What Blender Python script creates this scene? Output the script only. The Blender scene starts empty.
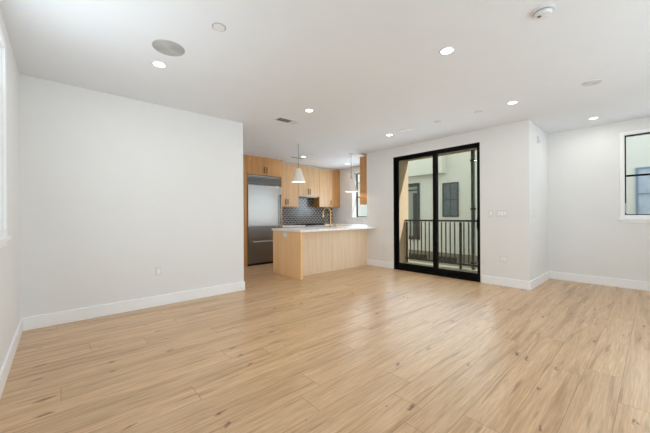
import bpy, bmesh, math, random
from mathutils import Vector, Matrix
random.seed(4)
S = bpy.context.scene
C = bpy.context.collection
PI = math.pi

# ------------------------------------------------------------------ camera
YAW, F, ROLL, CAMZ = 0.84, 295.24, -0.0056, 1.2117
cd = bpy.data.cameras.new('camera'); cam = bpy.data.objects.new('camera', cd); C.objects.link(cam)
cd.sensor_width = 36.0; cd.lens = F / 650 * 36.0; cd.shift_y = -0.71 / 650; cd.clip_start = 0.02
cam.matrix_world = Matrix.Translation((0, 0, CAMZ)) @ Matrix.Rotation(YAW - PI / 2, 4, 'Z') @ Matrix.Rotation(PI / 2, 4, 'X') @ Matrix.Rotation(ROLL, 4, 'Z')
S.camera = cam

# ------------------------------------------------------------------ sky, sun, daylight, exposure
w = bpy.data.worlds.new('sky'); S.world = w; w.use_nodes = True
bg = w.node_tree.nodes['Background']; bg.inputs[0].default_value = (0.84, 0.925, 1.0, 1); bg.inputs[1].default_value = 1.75
def sun(direction, strength, col):
    l = bpy.data.lights.new('sun', 'SUN'); l.energy = strength; l.color = col; l.angle = math.radians(0.6)
    o = bpy.data.objects.new('sun', l); C.objects.link(o)
    o.rotation_euler = Vector(direction).to_track_quat('-Z', 'Y').to_euler(); o.location = (12, -8, 12)
sun((-0.30, 1.0, -0.73), 4.2, (1.0, 0.95, 0.89))
def area(name, loc, direction, sx, sy, power, col, spread=180):
    l = bpy.data.lights.new(name, 'AREA'); l.shape = 'RECTANGLE'; l.size = sx; l.size_y = sy; l.energy = power; l.color = col
    l.spread = math.radians(spread)
    o = bpy.data.objects.new(name, l); C.objects.link(o); o.location = loc
    o.rotation_euler = Vector(direction).to_track_quat('-Z', 'Z').to_euler()
    return o
area('rear_fill_light', (2.8, -1.60, 1.25), (0, 1, 0.42), 4.0, 1.9, 43, (0.84, 0.925, 1.0))  # room fill from behind the camera, placed at the added rear window
area('daylight_left_window', (-0.22, 2.45, 1.75), (1, 0, 0.25), 1.2, 1.2, 14, (0.82, 0.91, 1.0))
area('daylight_balcony_door', (5.58, 3.0, 1.3), (-1, 0, 0), 1.7, 2.3, 19, (0.80, 0.91, 1.0))
area('daylight_right_window', (6.86, -0.25, 1.8), (-1, 0, 0), 1.1, 1.3, 6, (0.80, 0.91, 1.0))
area('daylight_kitchen_window', (6.80, 5.75, 1.65), (-1, 0, 0.0), 0.8, 1.0, 21, (0.76, 0.89, 1.0))
vs = S.view_settings
vs.view_transform = 'Standard'; vs.look = 'None'; vs.gamma = 1; vs.use_curve_mapping = False; vs.exposure = 0.12
S.cycles.use_denoising = True
S.cycles.max_bounces = 12; S.cycles.diffuse_bounces = 8; S.cycles.transparent_max_bounces = 16
S.cycles.sample_clamp_indirect = 6.0

# ------------------------------------------------------------------ materials
def srgb(r, g, b):
    f = lambda c: c / 12.92 if c <= 0.04045 else ((c + 0.055) / 1.055) ** 2.4
    return (f(r / 255), f(g / 255), f(b / 255), 1)
class NT:
    def __init__(s, name):
        s.m = bpy.data.materials.new(name); s.m.use_nodes = True; s.t = s.m.node_tree; s.n = s.t.nodes
        s.b = s.n['Principled BSDF']; s.out = s.n['Material Output']
    def node(s, typ, **kw):
        n = s.n.new(typ)
        for k, v in kw.items(): setattr(n, k, v)
        return n
    def link(s, a, b): s.t.links.new(a, b)
    def val(s, n, i, v):
        if hasattr(v, 'is_output') or isinstance(v, bpy.types.NodeSocket): s.link(v, n.inputs[i])
        else: n.inputs[i].default_value = v
    def math(s, op, a, b=0.0, c=0.0):
        n = s.node('ShaderNodeMath', operation=op); s.val(n, 0, a); s.val(n, 1, b); s.val(n, 2, c); return n.outputs[0]
    def pos(s):
        return s.node('ShaderNodeNewGeometry').outputs['Position']
    def xyz(s, v):
        n = s.node('ShaderNodeSeparateXYZ'); s.link(v, n.inputs[0]); return n.outputs
    def comb(s, x, y, z):
        n = s.node('ShaderNodeCombineXYZ'); s.val(n, 0, x); s.val(n, 1, y); s.val(n, 2, z); return n.outputs[0]
    def noise(s, v, scale, detail=4, rough=0.55, dist=0.0):
        n = s.node('ShaderNodeTexNoise'); s.link(v, n.inputs['Vector'])
        n.inputs['Scale'].default_value = scale; n.inputs['Detail'].default_value = detail
        n.inputs['Roughness'].default_value = rough; n.inputs['Distortion'].default_value = dist
        return n.outputs[0]
    def ramp(s, f, stops):
        n = s.node('ShaderNodeValToRGB'); s.link(f, n.inputs[0]); e = n.color_ramp.elements
        while len(e) < len(stops): e.new(0.5)
        for i, (p, c) in enumerate(stops): e[i].position = p; e[i].color = c
        return n.outputs[0]
    def mix(s, f, a, b, mode='MIX'):
        n = s.node('ShaderNodeMix', data_type='RGBA', blend_type=mode); s.val(n, 0, f); s.val(n, 6, a); s.val(n, 7, b); return n.outputs[2]
    def bump(s, h, strength, dist=0.002):
        n = s.node('ShaderNodeBump'); s.link(h, n.inputs['Height']); n.inputs['Strength'].default_value = strength
        n.inputs['Distance'].default_value = dist; s.link(n.outputs[0], s.b.inputs['Normal'])
def paint(name, col, rough=0.5, metal=0.0, var=0.03, scale=4.0, bump=0.0, bscale=220):
    t = NT(name); p = t.pos(); c = srgb(*col)
    nz = t.noise(p, scale)
    d = tuple(x * (1 - var) for x in c[:3]) + (1,); u = tuple(min(1, x * (1 + var)) for x in c[:3]) + (1,)
    t.link(t.ramp(nz, [(0.3, d), (0.7, u)]), t.b.inputs['Base Color'])
    t.b.inputs['Roughness'].default_value = rough; t.b.inputs['Metallic'].default_value = metal
    if bump: t.bump(t.noise(p, bscale, 2), bump, 0.001)
    return t.m
def emis(name, col, strength):
    t = NT(name); t.b.inputs['Base Color'].default_value = srgb(*col)
    t.b.inputs['Emission Color'].default_value = srgb(*col); t.b.inputs['Emission Strength'].default_value = strength
    return t.m
def wood(name, light, mid, dark, axis='Z', rough=0.45):
    t = NT(name); x, y, z = t.xyz(t.pos())
    k = {'X': (0.9, 22, 22), 'Y': (22, 0.9, 22), 'Z': (22, 22, 0.9)}[axis]
    v = t.comb(t.math('MULTIPLY', x, k[0]), t.math('MULTIPLY', y, k[1]), t.math('MULTIPLY', z, k[2]))
    n1 = t.noise(v, 1.0, 5, 0.6, 0.4)
    n2 = t.noise(v, 5.0, 3, 0.6)
    c = t.ramp(n1, [(0.3, srgb(*dark)), (0.5, srgb(*mid)), (0.72, srgb(*light))])
    c = t.mix(0.25, c, t.ramp(n2, [(0.35, srgb(*dark)), (0.6, srgb(*light))]))
    t.link(c, t.b.inputs['Base Color']); t.b.inputs['Roughness'].default_value = rough
    t.bump(n2, 0.08, 0.0006)
    return t.m
def floor_mat():
    t = NT('oak_plank_floor'); x, y, z = t.xyz(t.pos())
    W, L = 0.205, 1.75
    ry = t.math('DIVIDE', t.math('SUBTRACT', y, 0.16), W)
    row = t.math('FLOOR', ry); fy = t.math('SUBTRACT', ry, row)
    wn = t.node('ShaderNodeTexWhiteNoise', noise_dimensions='1D'); t.link(row, wn.inputs['W'])
    rx = t.math('ADD', t.math('DIVIDE', x, L), t.math('MULTIPLY', wn.outputs[0], 9.0))
    col = t.math('FLOOR', rx); fx = t.math('SUBTRACT', rx, col)
    wid = t.node('ShaderNodeTexWhiteNoise', noise_dimensions='2D'); t.link(t.comb(row, col, 0), wid.inputs['Vector'])
    pid = wid.outputs[0]
    off = t.math('MULTIPLY', pid, 40.0)
    # grain
    v = t.comb(t.math('ADD', t.math('MULTIPLY', x, 0.8), off), t.math('ADD', t.math('MULTIPLY', y, 12.0), off), off)
    g1 = t.noise(v, 1.0, 4, 0.55, 0.9)
    v2 = t.comb(t.math('ADD', t.math('MULTIPLY', x, 5), off), t.math('MULTIPLY', y, 120.0), off)
    g2 = t.noise(v2, 1.0, 4, 0.65, 0.2)
    c = t.ramp(g1, [(0.30, srgb(178, 141, 102)), (0.46, srgb(212, 176, 135)), (0.68, srgb(224, 191, 151))])
    c = t.mix(t.ramp(g2, [(0.42, (1, 1, 1, 1)), (0.62, (0, 0, 0, 1))]), c, t.mix(0.38, c, srgb(156, 120, 86)))
    # plank to plank tone
    hs = t.node('ShaderNodeHueSaturation'); t.link(c, hs.inputs['Color'])
    t.link(t.math('ADD', t.math('MULTIPLY', wid.outputs[0], 0.10), 0.95), hs.inputs['Value'])
    c = hs.outputs[0]
    # knots
    vo = t.node('ShaderNodeTexVoronoi', voronoi_dimensions='2D'); vo.inputs['Scale'].default_value = 1.0
    jit = t.noise(t.comb(t.math('MULTIPLY', x, 14), t.math('MULTIPLY', y, 30), off), 1.0, 3, 0.6)
    t.link(t.comb(t.math('ADD', t.math('MULTIPLY', x, 2.3), t.math('MULTIPLY', jit, 0.34)), t.math('ADD', t.math('MULTIPLY', y, 6.4), t.math('MULTIPLY', jit, 0.50)), 0), vo.inputs['Vector'])
    rnd = t.xyz(vo.outputs['Color'])[0]
    rad = t.math('MULTIPLY', t.math('MAXIMUM', t.math('SUBTRACT', rnd, 0.60), 0.0), 0.36)
    k = t.math('SUBTRACT', 1.0, t.math('DIVIDE', vo.outputs['Distance'], t.math('ADD', rad, 0.0005)))
    kn = t.node('ShaderNodeClamp'); t.link(t.math('MULTIPLY', k, 1.6), kn.inputs[0])
    c = t.mix(t.math('MULTIPLY', kn.outputs[0], 0.75), c, srgb(84, 56, 34))
    # dark mineral streaks
    st = t.noise(t.comb(t.math('ADD', t.math('MULTIPLY', x, 2.2), off), t.math('MULTIPLY', y, 26.0), off), 1.0, 2, 0.5)
    c = t.mix(t.ramp(st, [(0.63, (0, 0, 0, 1)), (0.76, (0.55, 0.55, 0.55, 1))]), c, srgb(118, 84, 56))
    # seams
    ey = t.math('MINIMUM', fy, t.math('SUBTRACT', 1.0, fy)); ex = t.math('MINIMUM', fx, t.math('SUBTRACT', 1.0, fx))
    sm = t.math('MAXIMUM', t.math('LESS_THAN', ey, 0.0085), t.math('LESS_THAN', ex, 0.0011))
    c = t.mix(t.math("MULTIPLY", sm, 0.6), c, srgb(112, 82, 56))
    t.link(c, t.b.inputs['Base Color'])
    t.link(t.math('ADD', t.math('MULTIPLY', g2, 0.10), 0.25), t.b.inputs['Roughness'])
    t.b.inputs['Specular IOR Level'].default_value = 0.55
    t.bump(t.math('SUBTRACT', t.math('MULTIPLY', g2, 0.25), sm), 0.15, 0.0012)
    return t.m
def glass_mat(name, tint, refl=1.0):
    t = NT(name); t.n.remove(t.b)
    tr = t.node('ShaderNodeBsdfTransparent'); tr.inputs[0].default_value = tint
    gl = t.node('ShaderNodeBsdfGlossy'); gl.inputs['Roughness'].default_value = 0.02
    lw = t.node('ShaderNodeLayerWeight'); lw.inputs[0].default_value = 0.5     # Schlick reflectance, same from both sides
    fr = t.math('ADD', t.math('MULTIPLY', t.math('POWER', lw.outputs['Facing'], 5.0), 0.9), 0.03)
    mx = t.node('ShaderNodeMixShader'); t.link(t.math('MULTIPLY', fr, refl), mx.inputs[0])
    t.link(tr.outputs[0], mx.inputs[1]); t.link(gl.outputs[0], mx.inputs[2]); t.link(mx.outputs[0], t.out.inputs[0])
    return t.m
def steel(name, col, rough, axis='X'):
    t = NT(name); x, y, z = t.xyz(t.pos())
    v = t.comb(t.math('MULTIPLY', x, 2.0), t.math('MULTIPLY', y, 2.0), t.math('MULTIPLY', z, 300.0))
    n = t.noise(v, 1.0, 3)
    c = srgb(*col); d = tuple(q * 0.9 for q in c[:3]) + (1,)
    t.link(t.ramp(n, [(0.3, d), (0.7, c)]), t.b.inputs['Base Color'])
    t.b.inputs['Metallic'].default_value = 1.0; t.b.inputs['Roughness'].default_value = rough
    return t.m
def quartz():
    t = NT('white_quartz'); p = t.pos()
    n = t.noise(p, 3.0, 6, 0.6, 1.5)
    t.link(t.ramp(n, [(0.42, srgb(246, 246, 245)), (0.5, srgb(236, 236, 235)), (0.56, srgb(247, 247, 246))]), t.b.inputs['Base Color'])
    t.b.inputs['Roughness'].default_value = 0.30
    return t.m
M = dict(
    wall=paint('white_wall_paint', (232, 233, 233), 0.62, var=0.008, bump=0.03),
    ceil=paint('white_ceiling_paint', (230, 234, 238), 0.75, var=0.008, bump=0.03),
    trim=paint('white_trim_paint', (246, 248, 250), 0.38, var=0.006),
    floor=floor_mat(),
    oak=wood('pale_oak_veneer', (216, 184, 144), (204, 168, 126), (186, 148, 106)),
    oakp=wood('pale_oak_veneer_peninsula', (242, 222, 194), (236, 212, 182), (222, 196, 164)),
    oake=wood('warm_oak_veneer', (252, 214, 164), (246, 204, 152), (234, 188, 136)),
    oakd=wood('warm_lit_honey_oak', (206, 156, 100), (192, 140, 84), (170, 120, 70)),  # more orange than the pale oak: warm light on the fridge surround painted in
    black=paint('black_aluminium', (9, 9, 10), 0.5, var=0.05),
    bronze=paint('dark_bronze_metal', (74, 56, 42), 0.4, 0.7, var=0.05),
    brass=paint('brushed_brass', (222, 182, 126), 0.28, 1.0, var=0.04),
    quartz=quartz(),
    steel=steel('brushed_stainless_steel', (196, 196, 194), 0.30),
    steeld=steel('dark_steel_and_reflection', (140, 138, 136), 0.40),  # dark reflection on the fridge drawers painted in; also range and hood steel
    handsteel=steel('gunmetal_handle', (84, 84, 84), 0.35),
    gap=paint('shadow_black', (12, 12, 12), 0.7),
    tile=paint('charcoal_glazed_tile', (44, 46, 48), 0.22, var=0.25, scale=14),
    grout=paint('pale_grout', (182, 177, 168), 0.8, var=0.05),
    glass=glass_mat('clear_glass', (0.95, 0.97, 0.96, 1)),
    doorglass=glass_mat('grey_tinted_door_glass', (0.86, 0.87, 0.81, 1)),
    blackglass=paint('black_ceramic_glass', (14, 14, 15), 0.12),
    plastic=paint('white_plastic', (222, 224, 225), 0.35, var=0.01),
    slot=paint('dark_plastic_slot', (92, 90, 88), 0.5),
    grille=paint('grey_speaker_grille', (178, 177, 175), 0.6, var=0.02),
    grille_glare=paint('glare_white_speaker_grille', (232, 236, 240), 0.55, var=0.01),  # paler copy of the speaker grille, grazing-angle glare painted in
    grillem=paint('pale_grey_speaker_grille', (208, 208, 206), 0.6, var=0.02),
    ventd=paint('vent_shadow', (150, 149, 147), 0.7, var=0.1),
    lens=emis('warm_white_lamp_lens', (255, 248, 238), 6.0),
    bulb=emis('frosted_bulb', (255, 226, 180), 2.5),
    shade=paint('white_linen_glass_shade', (236, 230, 220), 0.5, var=0.02, scale=30),
    rail=paint('dark_grey_painted_steel', (52, 56, 55), 0.5, var=0.05),
    stucco=paint('cream_stucco', (216, 194, 172), 0.9, var=0.03, scale=9, bump=0.25, bscale=90),
    stucco2=paint('pale_green_white_stucco', (222, 221, 211), 0.9, var=0.02, scale=3, bump=0.2, bscale=90),
    soffit=paint('tan_soffit', (186, 160, 130), 0.85),
    deck=paint('pale_concrete_deck', (176, 176, 166), 0.85, var=0.06, scale=7, bump=0.15, bscale=60),
    ground=paint('taupe_concrete', (142, 134, 118), 0.9, var=0.08, scale=5),
    winglass=paint('grey_window_glass', (96, 108, 112), 0.12, var=0.2, scale=6),
    winblue=paint('blue_grey_pane_reflection', (180, 194, 208), 0.12, var=0.12, scale=5),  # opaque pane, the reflection in the glass painted as pale blue
    framblue=paint('blue_grey_window_frame', (126, 142, 160), 0.5),
    pipe=paint('grey_painted_metal', (84, 91, 89), 0.5),
    greypanel=paint('grey_green_panel', (150, 155, 146), 0.8),
    dkgrey=paint('dark_recess', (66, 66, 62), 0.8),
)
M['black'].node_tree.nodes['Principled BSDF'].inputs['Specular IOR Level'].default_value = 0.12

# ------------------------------------------------------------------ mesh helpers
WL = {}
class MB:
    def __init__(s): s.bm = bmesh.new()
    def box(s, x0, x1, y0, y1, z0, z1):
        r = bmesh.ops.create_cube(s.bm, size=1.0)
        for v in r['verts']:
            v.co = Vector(((x0 + x1) / 2 + v.co.x * (x1 - x0), (y0 + y1) / 2 + v.co.y * (y1 - y0), (z0 + z1) / 2 + v.co.z * (z1 - z0)))
        return s
    def lathe(s, prof, c=(0, 0, 0), seg=32, axis='Z'):
        rings = []
        for r, h in prof:
            ring = []
            for i in range(seg):
                a = 2 * PI * i / seg
                p = Vector((r * math.cos(a), r * math.sin(a), h))
                if axis == 'X': p = Vector((p.z, p.x, p.y))
                if axis == 'Y': p = Vector((p.x, p.z, p.y))
                ring.append(s.bm.verts.new(p + Vector(c)))
            rings.append(ring)
        for a, b in zip(rings, rings[1:]):
            for i in range(seg): s.bm.faces.new((a[i], a[(i + 1) % seg], b[(i + 1) % seg], b[i]))
        for ring, rr in ((rings[0], prof[0][0]), (rings[-1], prof[-1][0])):
            if rr > 1e-6: s.bm.faces.new(ring)
        return s
    def tube(s, pts, r, seg=10):
        pts = [Vector(p) for p in pts]; rings = []
        up = Vector((0.13, 0.31, 0.94))
        for i, p in enumerate(pts):
            d = (pts[min(i + 1, len(pts) - 1)] - pts[max(i - 1, 0)]).normalized()
            a = d.cross(up)
            if a.length < 1e-3: a = d.cross(Vector((1, 0, 0)))
            a.normalize(); b = d.cross(a).normalized()
            rings.append([s.bm.verts.new(p + (a * math.cos(2 * PI * k / seg) + b * math.sin(2 * PI * k / seg)) * r) for k in range(seg)])
        for a, b in zip(rings, rings[1:]):
            for k in range(seg): s.bm.faces.new((a[k], a[(k + 1) % seg], b[(k + 1) % seg], b[k]))
        s.bm.faces.new(rings[0]); s.bm.faces.new(rings[-1])
        return s
    def prism(s, pts, h0, h1, axis='Z'):
        def P(p, h): return Vector((p[0], p[1], h)) if axis == 'Z' else (Vector((h, p[0], p[1])) if axis == 'X' else Vector((p[0], h, p[1])))
        a = [s.bm.verts.new(P(p, h0)) for p in pts]; b = [s.bm.verts.new(P(p, h1)) for p in pts]; n = len(pts)
        s.bm.faces.new(a); s.bm.faces.new(b)
        for i in range(n): s.bm.faces.new((a[i], a[(i + 1) % n], b[(i + 1) % n], b[i]))
        return s
    def build(s, name, mat, parent=None, bevel=0.0, smooth=False, world=True):
        bm = s.bm
        bmesh.ops.recalc_face_normals(bm, faces=bm.faces)
        if parent is not None and world: bmesh.ops.translate(bm, verts=bm.verts, vec=-WL[parent.name])
        me = bpy.data.meshes.new(name); bm.to_mesh(me); bm.free()
        if smooth:
            for p in me.polygons: p.use_smooth = True
            try: me.set_sharp_from_angle(angle=math.radians(40))
            except Exception: pass
        me.materials.append(M[mat])
        o = bpy.data.objects.new(name, me); C.objects.link(o)
        if parent is not None: o.parent = parent; WL[o.name] = WL[parent.name].copy()
        else: WL[o.name] = Vector((0, 0, 0))
        if bevel:
            b = o.modifiers.new('bevel', 'BEVEL'); b.width = bevel; b.segments = 2; b.limit_method = 'ANGLE'
        return o
def box(name, mat, b, parent=None, bevel=0.0): return MB().box(*b).build(name, mat, parent, bevel)
def empty(name, loc):
    o = bpy.data.objects.new(name, None); o.empty_display_size = 0.1; C.objects.link(o); o.location = loc; WL[o.name] = Vector(loc); return o
def tag(o, label, cat, group=None):
    o['label'] = label; o['category'] = cat
    if group: o['group'] = group
    return o
def thing(name, label, cat, loc, group=None): return tag(empty(name, loc), label, cat, group)
def struct(o): o['kind'] = 'structure'; return o
def copy_tree(o, loc=None, label=None, parent=None):
    c = o.copy(); C.objects.link(c); c.parent = parent
    if loc is not None: c.location = loc; WL[c.name] = Vector(loc)
    if label: c['label'] = label
    for ch in list(o.children): copy_tree(ch, None, None, c)
    return c

# ------------------------------------------------------------------ the room
XL, YB, XB, XD, YC, XW, H = -0.319, 4.508, 2.241, 5.614, 1.341, 6.894, 2.74
YR, XK, YK, YE, T = -1.8, 6.9, 7.28, 4.72, 0.15
def holed(axis, p0, p1, a0, a1, z0, z1, hole):
    """wall slab with one rectangular hole: axis is the thickness axis"""
    h0, h1, hz0, hz1 = hole; m = MB()
    for (u0, u1, v0, v1) in ((a0, h0, z0, z1), (h1, a1, z0, z1), (h0, h1, z0, hz0), (h0, h1, hz1, z1)):
        if u1 - u0 > 1e-4 and v1 - v0 > 1e-4:
            m.box(p0, p1, u0, u1, v0, v1) if axis == 'X' else m.box(u0, u1, p0, p1, v0, v1)
    return m
m = MB()
m.box(XL - T, XD + T, YR - T, YK + T, -0.12, 0)
m.box(XD + T, XW + T, YR - T, YC + 0.14, -0.12, 0)
m.box(XD + T, XK + T, YE - 0.14, YK + T, -0.12, 0)
struct(m.build('floor', 'floor'))
m = MB()
m.box(XL - T, XD + T, YR - T, YK + T, H, H + 0.15); m.box(XD + T, XK + T, YR - T, YK + T, H, H + 0.15)
struct(m.build('ceiling', 'ceil'))
LWIN = (1.75, 3.225, 1.13, 2.47); RWIN = (-0.95, 0.328, 1.19, 2.505); KWIN = (5.25, 6.39, 1.16, 2.56); BWIN = (0.7, 5.3, 0.3, 2.5)
DOOR = (2.09, 3.935, 0.0, 2.52)
struct(holed('X', XL - T, XL, YR - T, YB + T, 0, H, LWIN).build('wall_left', 'wall'))
struct(box('wall_back', 'wall', (XL, XB, YB, YB + T, 0, H)))
struct(box('wall_kitchen_left', 'wall', (XB - T, XB, YB + T, YK, 0, H)))
struct(box('wall_kitchen_back', 'wall', (XB - T, XK + T, YK, YK + T, 0, H)))
struct(holed('X', XK, XK + 0.25, YE - 0.14, YK, 0, H, KWIN).build('wall_kitchen_right', 'wall'))
struct(box('wall_kitchen_return', 'wall', (XD + T, XK, YE - 0.14, YE, 0, H)))
struct(holed('X', XD, XD + T, YC, YE, 0, H, DOOR).build('wall_balcony_door', 'wall'))
struct(box('wall_corner_return', 'wall', (XD + T, XW + T, YC, YC + 0.14, 0, H)))
struct(holed('X', XW, XW + T, YR - T, YC, 0, H, RWIN).build('wall_right', 'wall'))
struct(holed('Y', YR - T, YR, XL, XW, 0, H, BWIN).build('wall_rear', 'wall'))

def baseboard(name, b, axis, sign):
    """board with a small eased top: b = (x0,x1,y0,y1)"""
    x0, x1, y0, y1 = b
    m = MB().box(x0, x1, y0, y1, 0, 0.14)
    return struct(m.build(name, 'trim', bevel=0.003))
bt = 0.016
baseboard('baseboard_left', (XL, XL + bt, YR, YB), 0, 0)
baseboard('baseboard_back', (XL + bt, XB + bt, YB - bt, YB), 0, 0)
baseboard('baseboard_kitchen_left', (XB, XB + bt, YB, 6.5), 0, 0)
baseboard('baseboard_door_left', (XD - bt, XD, 3.96, YE - 0.01), 0, 0)
baseboard('baseboard_door_right', (XD - bt, XD, YC - bt, 2.065), 0, 0)
baseboard('baseboard_corner', (XD, XW - bt, YC - bt, YC), 0, 0)
baseboard('baseboard_right', (XW - bt, XW, YR, YC), 0, 0)
baseboard('baseboard_rear', (XL + bt, XW - bt, YR, YR + bt), 0, 0)

# windows: hole frame normal to X; s = direction into the room
def window_x(name, xin, s, hole, rails=True, rail_z=1.838, apron=True, lever=None, cw=0.075, dep=0.0, fr=0.022):
    y0, y1, z0, z1 = hole
    r = struct(empty(name, (xin, (y0 + y1) / 2, z0)))
    def X(a, b): a, b = xin + s * a, xin + s * b; return (min(a, b), max(a, b))
    m = MB(); x0, x1 = X(0, 0.018)
    m.box(x0, x1, y0 - cw, y0, z0 - cw, z1 + cw); m.box(x0, x1, y1, y1 + cw, z0 - cw, z1 + cw); m.box(x0, x1, y0, y1, z1, z1 + cw); m.box(x0, x1, y0, y1, z0 - cw, z0)
    m.build('casing', 'trim', r, 0.003)
    zs = z0 - cw; m = MB(); x0, x1 = X(0, 0.04); m.box(x0, x1, y0 - cw - 0.02, y1 + cw + 0.02, zs - 0.025, zs)
    if apron: x0, x1 = X(0, 0.016); m.box(x0, x1, y0 - cw, y1 + cw, zs - 0.07, zs - 0.025)
    m.build('sill', 'trim', r, 0.003)
    m = MB(); x0, x1 = X(-0.08 - dep, -0.002); e = 0.006
    m.box(x0, x1, y0, y0 + e, z0, z1); m.box(x0, x1, y1 - e, y1, z0, z1); m.box(x0, x1, y0 + e, y1 - e, z1 - e, z1); m.box(x0, x1, y0 + e, y1 - e, z0, z0 + e)
    m.build('jamb_lining', 'trim', r)
    m = MB(); x0, x1 = X(-0.06 - dep, -0.015 - dep); f = fr
    ya, yb, za, zb = y0 + e, y1 - e, z0 + e, z1 - e
    m.box(x0, x1, ya, ya + f, za, zb); m.box(x0, x1, yb - f, yb, za, zb); m.box(x0, x1, ya + f, yb - f, zb - f, zb); m.box(x0, x1, ya + f, yb - f, za, za + f)
    m.box(x0, x1, ya + f, yb - f, rail_z - 0.014, rail_z + 0.014)
    m.build('window_frame', 'black', r, 0.002)
    x0, x1 = X(-0.046 - dep, -0.040 - dep); box('glass', 'glass', (x0, x1, ya + f * .5, yb - f * .5, za + f * .5, zb - f * .5), r)
    if lever:
        m = MB(); x0, x1 = X(-0.014, -0.004); m.box(x0, x1, lever - 0.010, lever + 0.010, z0 + 0.04, z0 + 0.20)
        m.build('lock_lever', 'grille', r, 0.003)
    return r
window_x('window_1', XW, -1, RWIN, lever=RWIN[1] - 0.012, cw=0.05, fr=0.014)
window_x('window_2', XK, -1, KWIN, rail_z=1.80, apron=False, cw=0.012, dep=0.165)
window_x('window_3', XL, 1, LWIN, cw=0.06, dep=0.07)
# unseen window behind the camera, added for fill light
r = struct(empty('fill_window_4', (3.0, YR, 0.3)))
x0, x1, z0, z1 = BWIN; m = MB()
for xx in (x0, x0 + (x1 - x0) / 3, x0 + 2 * (x1 - x0) / 3, x1): m.box(xx - 0.03, xx + 0.03, YR - 0.10, YR - 0.03, z0, z1)
m.box(x0, x1, YR - 0.10, YR - 0.03, z0, z0 + 0.05); m.box(x0, x1, YR - 0.10, YR - 0.03, z1 - 0.05, z1)
m.build('window_frame', 'black', r); box('glass', 'glass', (x0, x1, YR - 0.07, YR - 0.064, z0 + 0.03, z1 - 0.03), r)

# sliding balcony door
r = struct(empty('door_1', (XD, 3.01, 0)))
y0, y1, z0, z1 = DOOR; fx0, fx1, fw = XD - 0.004, XD + 0.135, 0.022
m = MB(); m.box(fx0, fx1, y0, y0 + fw, z0, z1); m.box(fx0, fx1, y1 - fw, y1, z0, z1); m.box(fx0, fx1, y0 + fw, y1 - fw, z1 - fw, z1); m.box(fx0, fx1, y0 + fw, y1 - fw, z0, z0 + 0.04)
m.box(XD + 0.066, XD + 0.07, y0 + fw, y1 - fw, z0 + 0.04, z0 + 0.055)
m.build('door_frame', 'black', r, 0.002)
def sash(name, xa, xb, ya, yb, sa, sb):
    za, zb, br = z0 + 0.042, z1 - fw - 0.002, 0.10
    m = MB(); m.box(xa, xb, ya, ya + sa, za, zb); m.box(xa, xb, yb - sb, yb, za, zb); m.box(xa, xb, ya + sa, yb - sb, za, za + br); m.box(xa, xb, ya + sa, yb - sb, zb - 0.055, zb)
    p = m.build(name, 'black', r, 0.002); xm = (xa + xb) / 2
    box('glass', 'doorglass', (xm - 0.004, xm + 0.004, ya + sa - 0.01, yb - sb + 0.01, za + br - 0.01, zb - 0.045), p)
    return p
sash('fixed_sash', XD + 0.075, XD + 0.115, 2.93, y1 - fw, 0.06, 0.05)
p = sash('sliding_sash', XD + 0.022, XD + 0.062, y0 + fw, 3.005, 0.036, 0.065)
m = MB().box(XD - 0.002, XD + 0.022, y0 + fw + 0.006, y0 + fw + 0.030, 0.93, 1.16); m.tube([(XD - 0.002, y0 + fw + 0.018, 0.97), (XD - 0.035, y0 + fw + 0.018, 0.98), (XD - 0.035, y0 + fw + 0.018, 1.12), (XD - 0.002, y0 + fw + 0.018, 1.13)], 0.008)
m.build('door_handle', 'black', p)

# ------------------------------------------------------------------ balcony and outside
XO = XW + T
struct(box('balcony_deck', 'deck', (XD + T, XO + 0.06, YC + 0.14, YE - 0.14, -0.16, -0.03)))
struct(box('balcony_wall_left', 'stucco', (XD + T, XO - 0.02, 4.45, YE - 0.14, -0.03, 2.68)))
struct(box('balcony_wall_right', 'stucco', (XD + T, XO - 0.02, YC + 0.14, 1.6, -0.03, 2.68)))
struct(box('balcony_soffit', 'soffit', (XD + T, XO, YC + 0.14, YE - 0.14, 2.68, H)))
m = MB(); m.box(XO, XO + 0.06, YR - 1, YC + 0.25, -3.2, 1.0)
m.box(XO, XO + 0.6, YR - 1.2, 0.9, 2.60, 2.75)  # unseen overhang added to keep sun out of the right window
m.box(XL - 1, XO + 0.9, -6.0, YR - 1.2, 2.85, 3.0); m.box(XL - 1, XO, YR - 1.2, YR - T, 2.89, 3.0)  # unseen rear roof added to stop sun entering from behind
struct(m.build('outer_wall_and_sun_blocks', 'stucco2'))
struct(box('outer_walkway', 'ground', (XO + 0.06, 10.0, -8, 14, -0.75, -0.36)))
struct(box('added_dimming_wall', 'stucco2', (-2.6, -2.4, -6.0, 9.0, -3.2, 4.6)))  # unseen wall added to dim the sky light at the left window
RX = 6.87
rl = thing('balcony_railing', 'dark grey steel balcony railing of thin upright bars behind the sliding glass door', 'railing', (RX, 3.0, -0.03))
box('top_rail', 'rail', (RX - 0.025, RX + 0.025, 1.6, 4.45, 1.055, 1.10), rl, 0.003)
box('bottom_rail', 'rail', (RX - 0.016, RX + 0.016, 1.6, 4.45, 0.06, 0.10), rl, 0.003)
posts = (1.63, 2.985, 4.40)
for yy in posts: MB().box(RX - 0.024, RX + 0.024, yy - 0.024, yy + 0.024, -0.03, 1.045).build('post', 'rail', rl, 0.003)
first = None; n = 25
for i in range(n):
    yy = 1.63 + (4.40 - 1.63) * (i + 1) / (n + 1)
    if abs(yy - 2.985) < 0.045: continue
    if first is None:
        first = MB().box(RX - 0.011, RX + 0.011, yy - 0.011, yy + 0.011, 0.10, 1.045).build('baluster', 'rail', rl); fy = yy
    else:
        c = first.copy(); C.objects.link(c); c.parent = rl; c.location = (0, yy - fy, 0)
dp = thing('downspout', 'dark square metal downspout running floor to soffit at right behind the balcony railing', 'downspout', (6.98, 2.745, -0.03))
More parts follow.
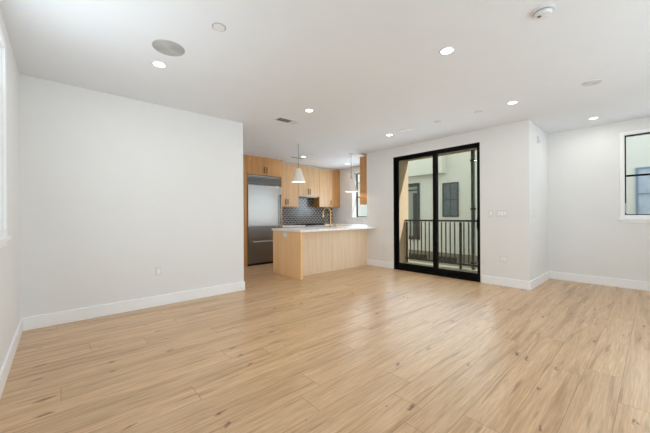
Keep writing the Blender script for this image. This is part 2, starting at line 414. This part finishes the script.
MB().box(6.945, 7.015, 2.71, 2.78, -0.03, 2.68).build('pipe', 'pipe', dp, 0.006)
for zz in (0.12, 1.35, 2.45): MB().box(6.938, 7.022, 2.695, 2.795, zz - 0.02, zz + 0.02).build('bracket', 'gap', dp)

XN = 10.0
nb = thing('neighbouring_building', 'pale stucco building with dark framed windows across the gap behind the balcony', 'building', (XN + 1, 3, -0.75))
m = MB(); m.box(XN, XN + 2.5, -9, 16, -0.75, 6.4); m.build('facade', 'stucco2', nb)
MB().box(XN - 0.28, XN, 4.83, 16, 2.67, 5.2).build('projecting_bay', 'stucco2', nb)
MB().box(XN - 0.05, XN, -9, 16, -0.36, -0.10).build('plinth', 'ground', nb)
def ext_window(ya, yb, za, zb, pane, mull=(), fm='rail'):
    f = 0.045; m = MB()
    m.box(XN - 0.03, XN + 0.02, ya, ya + f, za, zb); m.box(XN - 0.03, XN + 0.02, yb - f, yb, za, zb); m.box(XN - 0.03, XN + 0.02, ya + f, yb - f, za, za + f); m.box(XN - 0.03, XN + 0.02, ya + f, yb - f, zb - f, zb)
    for z in mull: m.box(XN - 0.025, XN + 0.02, ya + f, yb - f, z - 0.018, z + 0.018)
    m.box(XN - 0.02, XN + 0.02, (ya + yb) / 2 - 0.012, (ya + yb) / 2 + 0.012, za + f, zb - f)
    o = m.build('window_frame', fm, nb)
    MB().box(XN - 0.015, XN + 0.01, ya + f, yb - f, za + f, zb - f).build('pane', pane, o)
ext_window(4.40, 4.96, 1.15, 2.33, 'winglass', (1.74,))
ext_window(-1.2, 0.29, 1.13, 2.29, 'winblue', (1.68,), 'framblue')
# tall recessed opening seen through the left pane
m = MB(); m.box(XN - 0.05, XN + 0.02, 5.85, 7.3, 2.30, 2.42); m.box(XN - 0.05, XN + 0.02, 5.85, 5.92, 0.30, 2.30); m.box(XN - 0.05, XN + 0.02, 5.85, 7.3, 0.30, 0.42)
o = m.build('recess_surround', 'dkgrey', nb)
MB().box(XN - 0.012, XN + 0.01, 5.92, 7.3, 0.42, 2.30).build('recess_panel', 'greypanel', o)
MB().box(XN - 0.04, XN + 0.01, 5.92, 7.3, 2.14, 2.19).build('transom', 'dkgrey', o)
MB().box(XN - 0.022, XN + 0.01, 5.95, 6.12, 0.42, 2.05).build('pane', 'dkgrey', o)
for i, (ya, yb, lab) in enumerate(((5.35, 6.2, 'dark grey low slotted strip at foot of pale building, left pane of balcony door'), (4.3, 4.95, 'dark grey low slotted strip at foot of pale building, below its dark window'))):
    g = MB()  # low dark slotted strip at the foot of the facade
    for k in range(12):
        yy = ya + (yb - ya) * k / 12; g.box(9.55, 9.62, yy, yy + (yb - ya) / 12 * 0.8, -0.36, -0.20)
    g.box(9.55, 9.62, ya, yb, -0.21, -0.18)
    tag(g.build('ground_strip', 'rail'), lab, 'grate', 'low dark strips by the building')
sl = thing('soffit_downlight', 'small warm downlight in the balcony soffit above the sliding door', 'light', (6.35, 3.05, 2.68))
MB().lathe([(0.05, -0.006), (0.055, 0), (0.0, 0)], (6.35, 3.05, 2.68)).build('trim_ring', 'trim', sl, smooth=True)
MB().lathe([(0.0, -0.008), (0.04, -0.008), (0.04, -0.006), (0.0, -0.006)], (6.35, 3.05, 2.68)).build('lens', 'bulb', sl)

# ------------------------------------------------------------------ kitchen: fridge wall
YF, YU = 6.55, 6.95
fx0, fx1, CT = 3.37, 4.33, 2.695
HZ = dict()
def handle(x, y, za, zb, parent, s=-1):
    m = MB().tube([(x, y, za + .01), (x, y + s * 0.03, za + .01)], 0.005).tube([(x, y, zb - .01), (x, y + s * 0.03, zb - .01)], 0.005).tube([(x, y + s * 0.03, za), (x, y + s * 0.03, zb)], 0.010)
    return m.build('handle', 'bronze', parent)
def door_y(x0, x1, z0, z1, y, parent, mat='oak', hx=None, hz=None, g=0.0018):
    d = box('door', mat, (x0 + g, x1 - g, y, y + 0.02, z0 + g, z1 - g), parent, 0.0015)
    if hx is not None: handle(hx, y, hz[0], hz[1], d)
    return d
fc = thing('fridge_cabinet', 'tall oak cabinet surround in warm-lit honey tone with two small doors over the steel fridge', 'cabinet', (3.85, 6.9, 0))
MB().box(3.255, fx0 - 0.012, YF, YK - 0.005, 0, CT).build('side_panel', 'oakd', fc, 0.002)
MB().box(fx1 + 0.006, fx1 + 0.036, YF, YK - 0.005, 0, CT).build('side_panel', 'oakd', fc, 0.002)
MB().box(fx0 - 0.012, fx1 + 0.006, YF + 0.022, YK - 0.005, 2.235, CT).build('body', 'oakd', fc)
xm = (fx0 + fx1) / 2
door_y(fx0 - 0.012, xm, 2.235, CT, YF, fc, 'oakd', xm - 0.04, (2.29, 2.44)); door_y(xm, fx1 + 0.006, 2.235, CT, YF, fc, 'oakd', xm + 0.04, (2.29, 2.44))

fr = thing('refrigerator', 'tall stainless steel built-in fridge freezer with louvred top grille', 'refrigerator', (xm, 6.9, 0))
MB().box(fx0, fx1, YF + 0.02, YK - 0.02, 0.05, 2.22).build('body', 'steeld', fr)
MB().box(fx0 + 0.01, fx1 - 0.01, YF + 0.03, YK - 0.05, 0.0, 0.05).build('toe_kick', 'gap', fr)
m = MB()
m.box(fx0, fx1, YF + 0.0, YF + 0.02, 2.20, 2.22)
for k in range(6):
    z = 1.985 + k * 0.036; m.prism([(YF + 0.018, z + 0.03), (YF - 0.004, z + 0.008), (YF - 0.004, z), (YF + 0.018, z + 0.022)], fx0 + 0.002, fx1 - 0.002, 'X')
m.build('louvre_grille', 'steel', fr)
d = box('door', 'steel', (fx0 + 0.003, fx1 - 0.003, YF - 0.018, YF + 0.018, 0.962, 1.972), fr, 0.003)
m = MB(); hx = fx1 - 0.06; m.tube([(hx, YF - 0.018, 1.02), (hx, YF - 0.07, 1.02)], 0.009).tube([(hx, YF - 0.018, 1.72), (hx, YF - 0.07, 1.72)], 0.009).tube([(hx, YF - 0.07, 0.98), (hx, YF - 0.07, 1.77)], 0.015)
m.build('handle', 'handsteel', d, smooth=True)
for za, zb in ((0.632, 0.952), (0.055, 0.622)):
    d = box('drawer', 'steeld', (fx0 + 0.003, fx1 - 0.003, YF - 0.018, YF + 0.018, za, zb), fr, 0.003)
    hz = zb - 0.035
    if za < 0.2:
        m = MB()
        for xx in (fx0 + 0.14, fx1 - 0.14): m.tube([(xx, YF - 0.018, hz), (xx, YF - 0.07, hz)], 0.009)
        m.tube([(fx0 + 0.10, YF - 0.07, hz), (fx1 - 0.10, YF - 0.07, hz)], 0.015); m.build('handle', 'steel', d, smooth=True)

def upper(name, label, x0, x1, z0, splits, handles, fill=None):
    t = thing(name, label, 'cabinet', ((x0 + x1) / 2, 7.1, z0), 'upper cabinets on the kitchen back wall')
    MB().box(x0, x1, YU + 0.022, YK - 0.012, z0, CT).build('body', 'oakd', t)
    xs = [x0] + splits + [x1 if fill is None else fill]
    for i, (a, b) in enumerate(zip(xs, xs[1:])): door_y(a, b, z0, CT, YU, t, 'oak', handles[i], (z0 + 0.06, z0 + 0.21))
    if fill is not None: MB().box(fill, x1 - 0.002, YU, YU + 0.02, z0, CT).build('filler_panel', 'oakd', t)
    return t
upper('upper_cabinet', 'oak wall cabinet beside the fridge with two tall doors', 4.372, 5.20, 1.475, [4.765], [4.725, 4.805])
upper('upper_cabinet', 'shorter oak wall cabinet above the cooktop alcove', 5.203, 6.0, 1.80, [5.575], [5.535, 5.615])
upper('upper_cabinet', 'oak wall cabinet in the kitchen corner with darker filler strip at right', 6.003, 6.9, 1.49, [], [6.47], 6.56)
hd = thing('range_hood', 'slim steel hood insert under the shorter oak wall cabinet', 'hood', (5.6, 7.1, 1.77))
MB().box(5.25, 5.95, YU + 0.05, YK - 0.03, 1.775, 1.8).build('housing', 'steeld', hd, 0.003)
MB().box(5.32, 5.88, YU + 0.09, YK - 0.07, 1.768, 1.775).build('filter', 'gap', hd)

for nm, bb, lab in (('gap_cover_trim', (3.26, 4.36, YF + 0.06, YF + 0.08, CT, H), 'white strip added to cover the shaded gap above the oak fridge cabinet'), ('gap_cover_trim', (4.372, XK, YU + 0.06, YU + 0.08, CT, H), 'white strip added to cover the shaded gap above the oak wall cabinets')):
    tag(box(nm, 'ceil', bb), lab, 'trim strip')  # ceiling-coloured strips added to hide the dark shaded gap over the cabinets
# backsplash tiles
bs = tag(MB().box(fx1 + 0.036, XK - 0.001, YK - 0.006, YK - 0.0005, 0.945, 1.80).build('tile_backsplash', 'grout'), 'dark hexagon tile backsplash with pale grout between counter and wall cabinets', 'backsplash')
m = MB(); R = 0.040; dx = R * math.sqrt(3); dz = R * 1.5
row = 0; z = 0.955
while z < 1.80:
    x = fx1 + 0.105 + (dx * 0.9 if row % 2 else 0)
    while x < XK - 0.065:
        m.prism([(x + 1.8 * (R - 0.006) * math.sin(PI / 3 * k), min(1.798, max(0.946, z + (R - 0.0075) * math.cos(PI / 3 * k)))) for k in range(6)], YK - 0.0075, YK - 0.005, 'Y')
        x += dx * 1.8
    z += dz; row += 1
m.build('tiles', 'tile', bs)

CZ0, CZ = 0.905, 0.945
def base_cab(name, label, x0, x1, n):
    t = thing(name, label, 'cabinet', ((x0 + x1) / 2, 6.9, 0), 'base cabinets on the kitchen back wall')
    MB().box(x0, x1, 6.69, YK - 0.012, 0.1, CZ0 - 0.001).build('body', 'oakd', t)
    MB().box(x0, x1, 6.75, YK - 0.012, 0.0, 0.1).build('toe_kick', 'gap', t)
    for i in range(n):
        a, b = x0 + (x1 - x0) * i / n, x0 + (x1 - x0) * (i + 1) / n
        door_y(a, b, 0.1, 0.7, 6.668, t, 'oak', (a + b) / 2, (0.5, 0.65))
        dr = box('drawer', 'oak', (a + 0.002, b - 0.002, 6.668, 6.688, 0.704, 0.9), t, 0.0015)
        MB().tube([((a + b) / 2 - 0.08, 6.635, 0.8), ((a + b) / 2 + 0.08, 6.635, 0.8)], 0.0075).tube([((a + b) / 2 - 0.07, 6.668, 0.8), ((a + b) / 2 - 0.07, 6.635, 0.8)], 0.005).tube([((a + b) / 2 + 0.07, 6.668, 0.8), ((a + b) / 2 + 0.07, 6.635, 0.8)], 0.005).build('handle', 'bronze', dr)
base_cab('base_cabinet', 'oak base cabinet between the fridge and the cooktop', 4.372, 5.20, 2)
base_cab('base_cabinet', 'oak corner base cabinet right of the cooktop', 5.98, 6.26, 1)
tag(MB().box(4.368, 5.205, 6.645, YK - 0.012, CZ0, CZ).build('countertop', 'quartz', bevel=0.003), 'short white stone countertop between the fridge and the cooktop', 'countertop')
tag(MB().box(5.975, XK - 0.002, 6.645, YK - 0.012, CZ0, CZ).build('countertop', 'quartz', bevel=0.003), 'white stone countertop in the corner right of the cooktop', 'countertop')
rg = thing('range', 'slide-in cooking range with black glass top below the oak hood cabinet', 'range', (5.59, 6.9, 0))
MB().box(5.208, 5.972, 6.66, YK - 0.015, 0.0, 0.935).build('body', 'steeld', rg, 0.003)
MB().box(5.208, 5.972, 6.64, YK - 0.015, 0.936, 0.952).build('cooktop', 'blackglass', rg, 0.003)
MB().box(5.22, 5.96, 6.625, 6.66, 0.16, 0.76).build('oven_door', 'blackglass', rg, 0.003)
MB().box(5.215, 5.965, 6.615, 6.66, 0.79, 0.925).build('control_panel', 'steel', rg, 0.003)
for i in range(5): MB().lathe([(0.0, 0), (0.02, 0), (0.022, 0.03), (0.0, 0.03)], (5.32 + i * 0.135, 6.585, 0.86), 16, 'Y').build('knob', 'steel', rg, smooth=True)
for (gx, gy) in ((5.4, 6.8), (5.78, 6.8), (5.4, 7.09), (5.78, 7.09)):
    m = MB(); m.box(gx - 0.15, gx + 0.15, gy - 0.006, gy + 0.006, 0.963, 0.978); m.box(gx - 0.006, gx + 0.006, gy - 0.13, gy + 0.13, 0.963, 0.978)
    for s1 in (-1, 1): m.box(gx + s1 * 0.144 - 0.006, gx + s1 * 0.144 + 0.006, gy - 0.13, gy + 0.13, 0.952, 0.978)
    m.build('grate', 'gap', rg)

# ------------------------------------------------------------------ peninsula
pn = thing('kitchen_peninsula', 'pale oak kitchen peninsula with plain end panel and set-back front', 'cabinet', (4.5, 5.0, 0))
MB().box(3.395, 3.455, 4.485, 5.465, 0, CZ0).build('end_panel', 'oake', pn, 0.002)
MB().box(3.455, XD, YE, YE + 0.03, 0, CZ0).build('front_panel', 'oakp', pn)
MB().box(3.455, XD, YE + 0.03, 5.44, 0.1, 0.68).build('body', 'oakd', pn)
MB().box(3.455, XD, 5.44, 5.46, 0.1, CZ0 - 0.002).build('kitchen_front', 'oakp', pn)
MB().box(3.455, XD, YE + 0.03, 5.40, 0.0, 0.1).build('toe_kick', 'gap', pn)
SX0, SX1, SY0, SY1 = 4.25, 4.95, 5.03, 5.40
m = MB()
m.box(3.375, SX0, 4.45, 5.48, CZ0, CZ); m.box(SX0, SX1, 4.45, SY0, CZ0, CZ); m.box(SX0, SX1, SY1, 5.48, CZ0, CZ); m.box(SX1, XD - 0.002, 4.45, 5.48, CZ0, CZ)
m.box(XD - 0.002, XK - 0.002, YE + 0.002, 5.48, CZ0, CZ); m.box(6.24, XK - 0.002, 5.48, 6.643, CZ0, CZ)
bmesh.ops.remove_doubles(m.bm, verts=m.bm.verts, dist=0.0001)
tag(m.build('countertop', 'quartz'), 'long white stone countertop on the oak peninsula, holding the brass faucet', 'countertop')
rb = thing('base_cabinet', 'oak base cabinet under the kitchen window at the end of the peninsula', 'cabinet', (6.6, 5.8, 0), None)
MB().box(6.29, XK - 0.005, YE + 0.005, 6.64, 0.1, CZ0 - 0.002).build('body', 'oakd', rb); MB().box(6.35, XK - 0.005, YE + 0.005, 6.64, 0, 0.1).build('toe_kick', 'gap', rb)
for ya, yb in ((5.52, 6.08), (6.08, 6.63)): MB().box(6.268, 6.288, ya + 0.002, yb - 0.002, 0.1, CZ0 - 0.004).build('door', 'oak', rb, 0.0015)
tag(MB().box(XK - 0.02, XK - 0.002, YE + 0.003, 6.65, CZ, 1.10).build('stone_upstand', 'quartz'), 'low grey white stone upstand below the kitchen window', 'backsplash')
sk = thing('sink', 'undermount steel sink set into the peninsula countertop', 'sink', (4.6, 5.2, 0.69))
m = MB(); z0 = 0.70
m.box(SX0, SX1, SY0, SY1, z0, z0 + 0.004); m.box(SX0, SX0 + 0.004, SY0, SY1, z0 + 0.004, CZ0); m.box(SX1 - 0.004, SX1, SY0, SY1, z0 + 0.004, CZ0); m.box(SX0 + .004, SX1 - .004, SY0, SY0 + 0.004, z0 + .004, CZ0); m.box(SX0 + .004, SX1 - .004, SY1 - 0.004, SY1, z0 + .004, CZ0)
m.build('basin', 'steel', sk); MB().lathe([(0.0, 0), (0.045, 0), (0.045, 0.004), (0.0, 0.004)], (4.6, 5.22, z0 + 0.004), 20).build('drain', 'steeld', sk)

FX, FY = 4.61, 4.95
fa = thing('faucet', 'tall brass gooseneck kitchen faucet on the peninsula countertop', 'faucet', (FX, FY, CZ))
dv = Vector((-0.25, 0.97, 0)).normalized(); RR = 0.105
pts = [Vector((FX, FY, CZ + 0.02)), Vector((FX, FY, 1.20))]
for i in range(0, 15):
    a = PI * i / 14; q = Vector((FX, FY, 1.285)) + dv * (RR - RR * math.cos(a)) + Vector((0, 0, RR * math.sin(a))); pts.append(q)
pts.append(pts[-1] + Vector((0, 0, -0.03)))
MB().tube(pts, 0.013, 12).build('spout', 'brass', fa, smooth=True)
MB().lathe([(0.0, 0), (0.028, 0), (0.028, 0.012), (0.02, 0.022), (0.02, 0.09), (0.0, 0.09)], (FX, FY, CZ), 24).build('base', 'brass', fa, smooth=True)
e = pts[-1]; MB().lathe([(0.0, -0.075), (0.019, -0.075), (0.021, -0.02), (0.015, 0.0), (0.0, 0.0)], e, 20).build('spray_head', 'brass', fa, smooth=True)
MB().tube([(FX, FY, 1.23), Vector((FX, FY, 1.23)) + dv * 0.05, Vector((FX, FY, 1.23)) + dv * 0.10 + Vector((0, 0, 0.015))], 0.008).build('dock_arm', 'brass', fa)
MB().tube([(FX, FY, 1.00), (FX - 0.05, FY + 0.03, 1.005), (FX - 0.09, FY + 0.05, 1.04)], 0.008).build('lever', 'brass', fa)
sd = thing('soap_dispenser', 'short brass soap dispenser standing right of the tall brass faucet', 'soap dispenser', (4.79, 4.95, CZ))
MB().lathe([(0.0, 0), (0.024, 0), (0.024, 0.008), (0.015, 0.014), (0.015, 0.05), (0.0, 0.05)], (4.79, 4.95, CZ), 20).build('body', 'brass', sd, smooth=True)
MB().tube([(4.79, 4.95, CZ + 0.05), (4.79, 4.95, CZ + 0.075), (4.775, 5.0, CZ + 0.08)], 0.008).build('nozzle', 'brass', sd)

hc = thing('hanging_cabinet', 'tall honey oak wall cabinet at the end of the balcony wall, above the peninsula', 'cabinet', (6.0, 4.85, 1.485))
MB().box(XD + 0.018, 6.5, YE + 0.002, 4.933, 1.485, 2.69).build('body', 'oakd', hc, 0.002)
MB().box(XD + 0.016, 6.058, 4.935, 4.955, 1.485, 2.69).build('door', 'oakd', hc, 0.0015); MB().box(6.06, 6.5, 4.935, 4.955, 1.485, 2.69).build('door', 'oakd', hc, 0.0015)

# ------------------------------------------------------------------ pendants
def pendant(x, y, zb, rad, h, label, cap):
    t = thing('pendant_lamp', label, 'pendant lamp', (x, y, H), 'pendant lamps over the peninsula')
    zt = zb + h
    MB().lathe([(0.0, -0.022), (0.055, -0.022), (0.062, -0.012), (0.062, 0), (0.0, 0)], (x, y, H), 28).build('canopy', 'plastic', t, smooth=True)
    MB().tube([(x, y, zt + cap - 0.01), (x, y, H - 0.02)], 0.004, 8).build('cord', 'slot', t)
    m = MB(); m.lathe([(0.0, cap), (0.012, cap), (0.014, cap * .5), (0.03, 0.0), (0.03, -0.03), (0.0, -0.03)], (x, y, zt), 20)
    m.build('socket_cap', 'brass', t, smooth=True)
    r0 = 0.036
    prof = [(r0, 0), (r0 + 0.012, -0.012)]
    for k in range(1, 9): prof.append((r0 + 0.012 + (rad - r0 - 0.012) * k / 8, -h * k / 8))
    inner = [(p[0] - 0.005, p[1] - 0.002 if p[1] > -h + 0.01 else p[1]) for p in reversed(prof)]
    sh = MB().lathe(prof + inner + [prof[0]], (x, y, zt), 40); bmesh.ops.remove_doubles(sh.bm, verts=sh.bm.verts, dist=1e-5)
    sh.build('lamp_shade', 'shade', t, smooth=True)
    MB().lathe([(0.0, 0), (0.03, 0.01), (0.042, 0.045), (0.03, 0.085), (0.014, 0.11), (0.0, 0.112)], (x, y, zb + 0.06), 18).build('bulb', 'bulb', t, smooth=True)
    l = bpy.data.lights.new('pendant_glow', 'POINT'); l.energy = 2.4; l.color = (1, 0.86, 0.68); l.shadow_soft_size = 0.04
    o = bpy.data.objects.new('pendant_glow', l); C.objects.link(o); o.parent = t; o.location = (0, 0, zb + 0.05 - H)
pendant(3.74, 5.0, 1.925, 0.145, 0.285, 'white cone pendant with brass cap hanging nearer the fridge end of the peninsula', 0.07)
pendant(5.36, 5.0, 1.80, 0.16, 0.33, 'white cone pendant with brass cap hanging by the hanging oak cabinet and kitchen window', 0.17)

# ------------------------------------------------------------------ ceiling fittings
def can(x, y, label, first=[None]):
    if first[0] is None:
        t = thing('recessed_downlight', label, 'ceiling light', (x, y, H), 'recessed ceiling downlights')
        MB().lathe([(0.052, -0.003), (0.056, -0.007), (0.068, -0.004), (0.071, 0.0), (0.052, 0.0)], (x, y, H), 32).build('trim_ring', 'plastic', t, smooth=True)
        MB().lathe([(0.0, -0.004), (0.053, -0.004), (0.053, -0.001), (0.0, -0.001)], (x, y, H), 32).build('lens', 'lens', t)
        l = bpy.data.lights.new('downlight_glow', 'AREA'); l.shape = 'DISK'; l.size = 0.10; l.energy = 3.2; l.color = (1, 0.97, 0.93)
        o = bpy.data.objects.new('downlight_glow', l); C.objects.link(o); o.parent = t; o.location = (0, 0, -0.012)
        first[0] = t; return t
    return copy_tree(first[0], (x, y, H), label)
can(0.744, 3.305, 'round lit downlight just below the large grey ceiling speaker')
can(2.69, 3.33, 'round lit downlight in front of the ceiling air register')
can(4.65, 3.345, 'small round lit downlight left of the white speaker near the balcony door')
can(2.68, 1.28, 'round lit downlight right of centre, nearest the smoke detector')
can(4.59, 1.285, 'round lit downlight above the wall right of the balcony door')
can(6.31, 0.64, 'round lit downlight in the ceiling beside the right window wall')
can(4.67, 6.03, 'lit kitchen downlight beside the dark kitchen vent, behind the left pendant')
can(6.3, 6.03, 'lit kitchen downlight above the right pendant near the kitchen window')
def speaker(x, y, rad, mat, label):
    t = thing('ceiling_speaker', label, 'speaker', (x, y, H), 'round in-ceiling speakers')
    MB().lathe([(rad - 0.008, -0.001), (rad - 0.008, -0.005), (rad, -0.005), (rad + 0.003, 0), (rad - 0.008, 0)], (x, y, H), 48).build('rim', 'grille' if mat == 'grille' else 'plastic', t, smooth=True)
    prof = [(0.0, -0.006)]; k = 0; rr = 0.006
    while rr < rad - 0.012:
        prof += [(rr, -0.006), (rr + 0.002, -0.0045), (rr + 0.004, -0.006)]; rr += 0.010
    prof += [(rad - 0.009, -0.005), (rad - 0.009, 0.0), (0.0, 0.0)]
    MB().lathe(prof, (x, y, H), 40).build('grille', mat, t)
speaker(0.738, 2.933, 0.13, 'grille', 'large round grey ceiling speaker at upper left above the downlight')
speaker(4.63, 2.965, 0.13, 'grille_glare', 'round ceiling speaker painted glare-white near the balcony door, right of a small downlight')
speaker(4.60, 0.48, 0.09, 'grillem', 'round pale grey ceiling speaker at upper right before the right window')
def cover(x, y, rad, label, drop=0.006):
    t = thing('sprinkler_cover', label, 'sprinkler', (x, y, H), 'round fire sprinkler covers')
    MB().lathe([(0.0, -drop), (rad * 0.8, -drop), (rad * 0.83, -drop + 0.002), (rad * 0.83, 0), (0.0, 0)], (x, y, H), 28).build('cap', 'plastic', t, smooth=True)
    MB().lathe([(rad * 0.86, 0.0), (rad * 0.86, -0.003), (rad, -0.002), (rad, 0), (rad * 0.86, 0)], (x, y, H), 28).build('ring', 'grille', t)
cover(0.96, 2.34, 0.055, 'round grey white sprinkler cover at upper left, nearest the camera')
cover(4.604, 2.364, 0.05, 'tiny round sprinkler cover above the balcony door, left of the other')
cover(4.624, 1.742, 0.05, 'tiny round sprinkler cover above the right edge of the balcony door')
cover(4.632, 5.67, 0.05, 'tiny round sprinkler cover on the kitchen ceiling right of the left pendant')
dt = thing('smoke_detector', 'white domed smoke detector with dark slots at top right of ceiling', 'smoke detector', (2.70, 0.55, H))
MB().lathe([(0.0, -0.012), (0.068, -0.012), (0.07, -0.006), (0.07, 0), (0.0, 0)], (2.70, 0.55, H), 36).build('base', 'plastic', dt, smooth=True)
MB().lathe([(0.0, -0.045), (0.03, -0.045), (0.048, -0.04), (0.056, -0.026), (0.056, -0.018), (0.0, -0.018)], (2.70, 0.55, H), 36).build('dome', 'plastic', dt, smooth=True)
MB().lathe([(0.0, -0.019), (0.05, -0.019), (0.05, -0.011), (0.0, -0.011)], (2.70, 0.55, H), 36).build('slot_ring', 'slot', dt)
MB().lathe([(0.0, -0.047), (0.012, -0.047), (0.012, -0.044), (0.0, -0.044)], (2.68, 0.57, H), 16).build('test_button', 'slot', dt)
def register(x0, x1, y0, y1, label, dark):
    t = thing('air_register', label, 'vent', ((x0 + x1) / 2, (y0 + y1) / 2, H), 'ceiling air registers')
    f = 0.014; m = MB()
    m.box(x0, x1, y0, y0 + f, H - 0.006, H); m.box(x0, x1, y1 - f, y1, H - 0.006, H); m.box(x0, x0 + f, y0 + f, y1 - f, H - 0.006, H); m.box(x1 - f, x1, y0 + f, y1 - f, H - 0.006, H)
    m.build('frame', 'plastic', t)
    MB().box(x0 + f, x1 - f, y0 + f, y1 - f, H - 0.0012, H - 0.0002).build('duct', 'gap', t)
    n = 3 if not dark else 2; xx = x0 + f; wv = (x1 - x0 - 2 * f) / n
    for b in range(n):
        s_ = MB()
        for k in range(7):
            yy = y0 + f + (y1 - y0 - 2 * f) * (k + 0.5) / 7
            tilt = 0.002 if b < n - 1 else 0.008
            s_.box(xx + 0.003, xx + wv - 0.003, yy - (0.0022 if b < n - 1 else 0.0062), yy + (0.0022 if b < n - 1 else 0.0062), H - 0.006, H - 0.0015)
        s_.build('louvre_bank', 'ventd' if b < n - 1 or dark else 'plastic', t); xx += wv
register(2.53, 2.90, 3.845, 4.01, 'ceiling air register, half dark half white, left of a downlight before the kitchen', False)
register(4.44, 4.84, 6.20, 6.31, 'dark ceiling air register in the kitchen behind the left pendant', True)

# ------------------------------------------------------------------ wall plates
def plate(kind, label, cat, c, axis, s, wd, ht, n):
    """c = centre on the wall face, axis = wall normal axis, s = its sign into the room"""
    t = thing(kind, label, cat, c, 'white wall plates')
    def bx(u0, u1, v0, v1, d0, d1):
        m = MB()
        if axis == 'X': a, b = sorted((c[0] + s * d0, c[0] + s * d1)); m.box(a, b, c[1] + u0, c[1] + u1, c[2] + v0, c[2] + v1)
        else: a, b = sorted((c[1] + s * d0, c[1] + s * d1)); m.box(c[0] + u0, c[0] + u1, a, b, c[2] + v0, c[2] + v1)
        return m
    bx(-wd / 2, wd / 2, -ht / 2, ht / 2, 0, 0.006).build('cover_plate', 'plastic', t, 0.002)
    for i in range(n):
        u = (i - (n - 1) / 2) * 0.046
        if cat == 'switch':
            bx(u - 0.017, u + 0.017, -0.034, 0.034, 0.006, 0.010).build('rocker', 'trim', t, 0.0015)
        else:
            o = bx(u - 0.017, u + 0.017, -0.034, 0.034, 0.006, 0.008).build('socket_face', 'trim', t, 0.001)
            m = None
            for v in (-0.018, 0.014):
                for du in (-0.006, 0.006):
                    q = bx(u + du - 0.0015, u + du + 0.0015, v, v + 0.009, 0.008, 0.0085)
                    q.build('slot', 'slot', o)
plate('wall_switch', 'single white rocker switch on the wall close beside the balcony door', 'switch', (XD, 1.91, 1.235), 'X', -1, 0.075, 0.12, 1)
plate('wall_switch', 'triple white rocker switch on the wall right of the balcony door', 'switch', (XD, 1.735, 1.235), 'X', -1, 0.165, 0.12, 3)
plate('power_outlet', 'white double outlet low on the wall right of the balcony door', 'outlet', (XD, 1.712, 0.46), 'X', -1, 0.12, 0.12, 2)
plate('power_outlet', 'white outlet low on the wall between peninsula and balcony door', 'outlet', (XD, 4.19, 0.46), 'X', -1, 0.075, 0.12, 1)
plate('wall_switch', 'white rocker switch on the narrow return wall near the right window', 'switch', (5.90, YC, 1.222), 'Y', -1, 0.075, 0.12, 1)
plate('power_outlet', 'white outlet low on the large blank left wall', 'outlet', (0.992, YB, 0.473), 'Y', -1, 0.075, 0.12, 1)
plate('power_outlet', 'white double outlet on the oak end panel of the peninsula', 'outlet', (3.395, 5.0, 0.835), 'X', -1, 0.12, 0.105, 2)
ws = thing('wall_sensor', 'small white sensor high on the narrow return wall near the ceiling', 'sensor', (6.135, YC, 2.50))
MB().box(6.10, 6.17, YC - 0.03, YC, 2.445, 2.555).build('housing', 'plastic', ws, 0.008)
MB().box(6.115, 6.155, YC - 0.0315, YC - 0.03, 2.46, 2.50).build('lens', 'grille', ws)
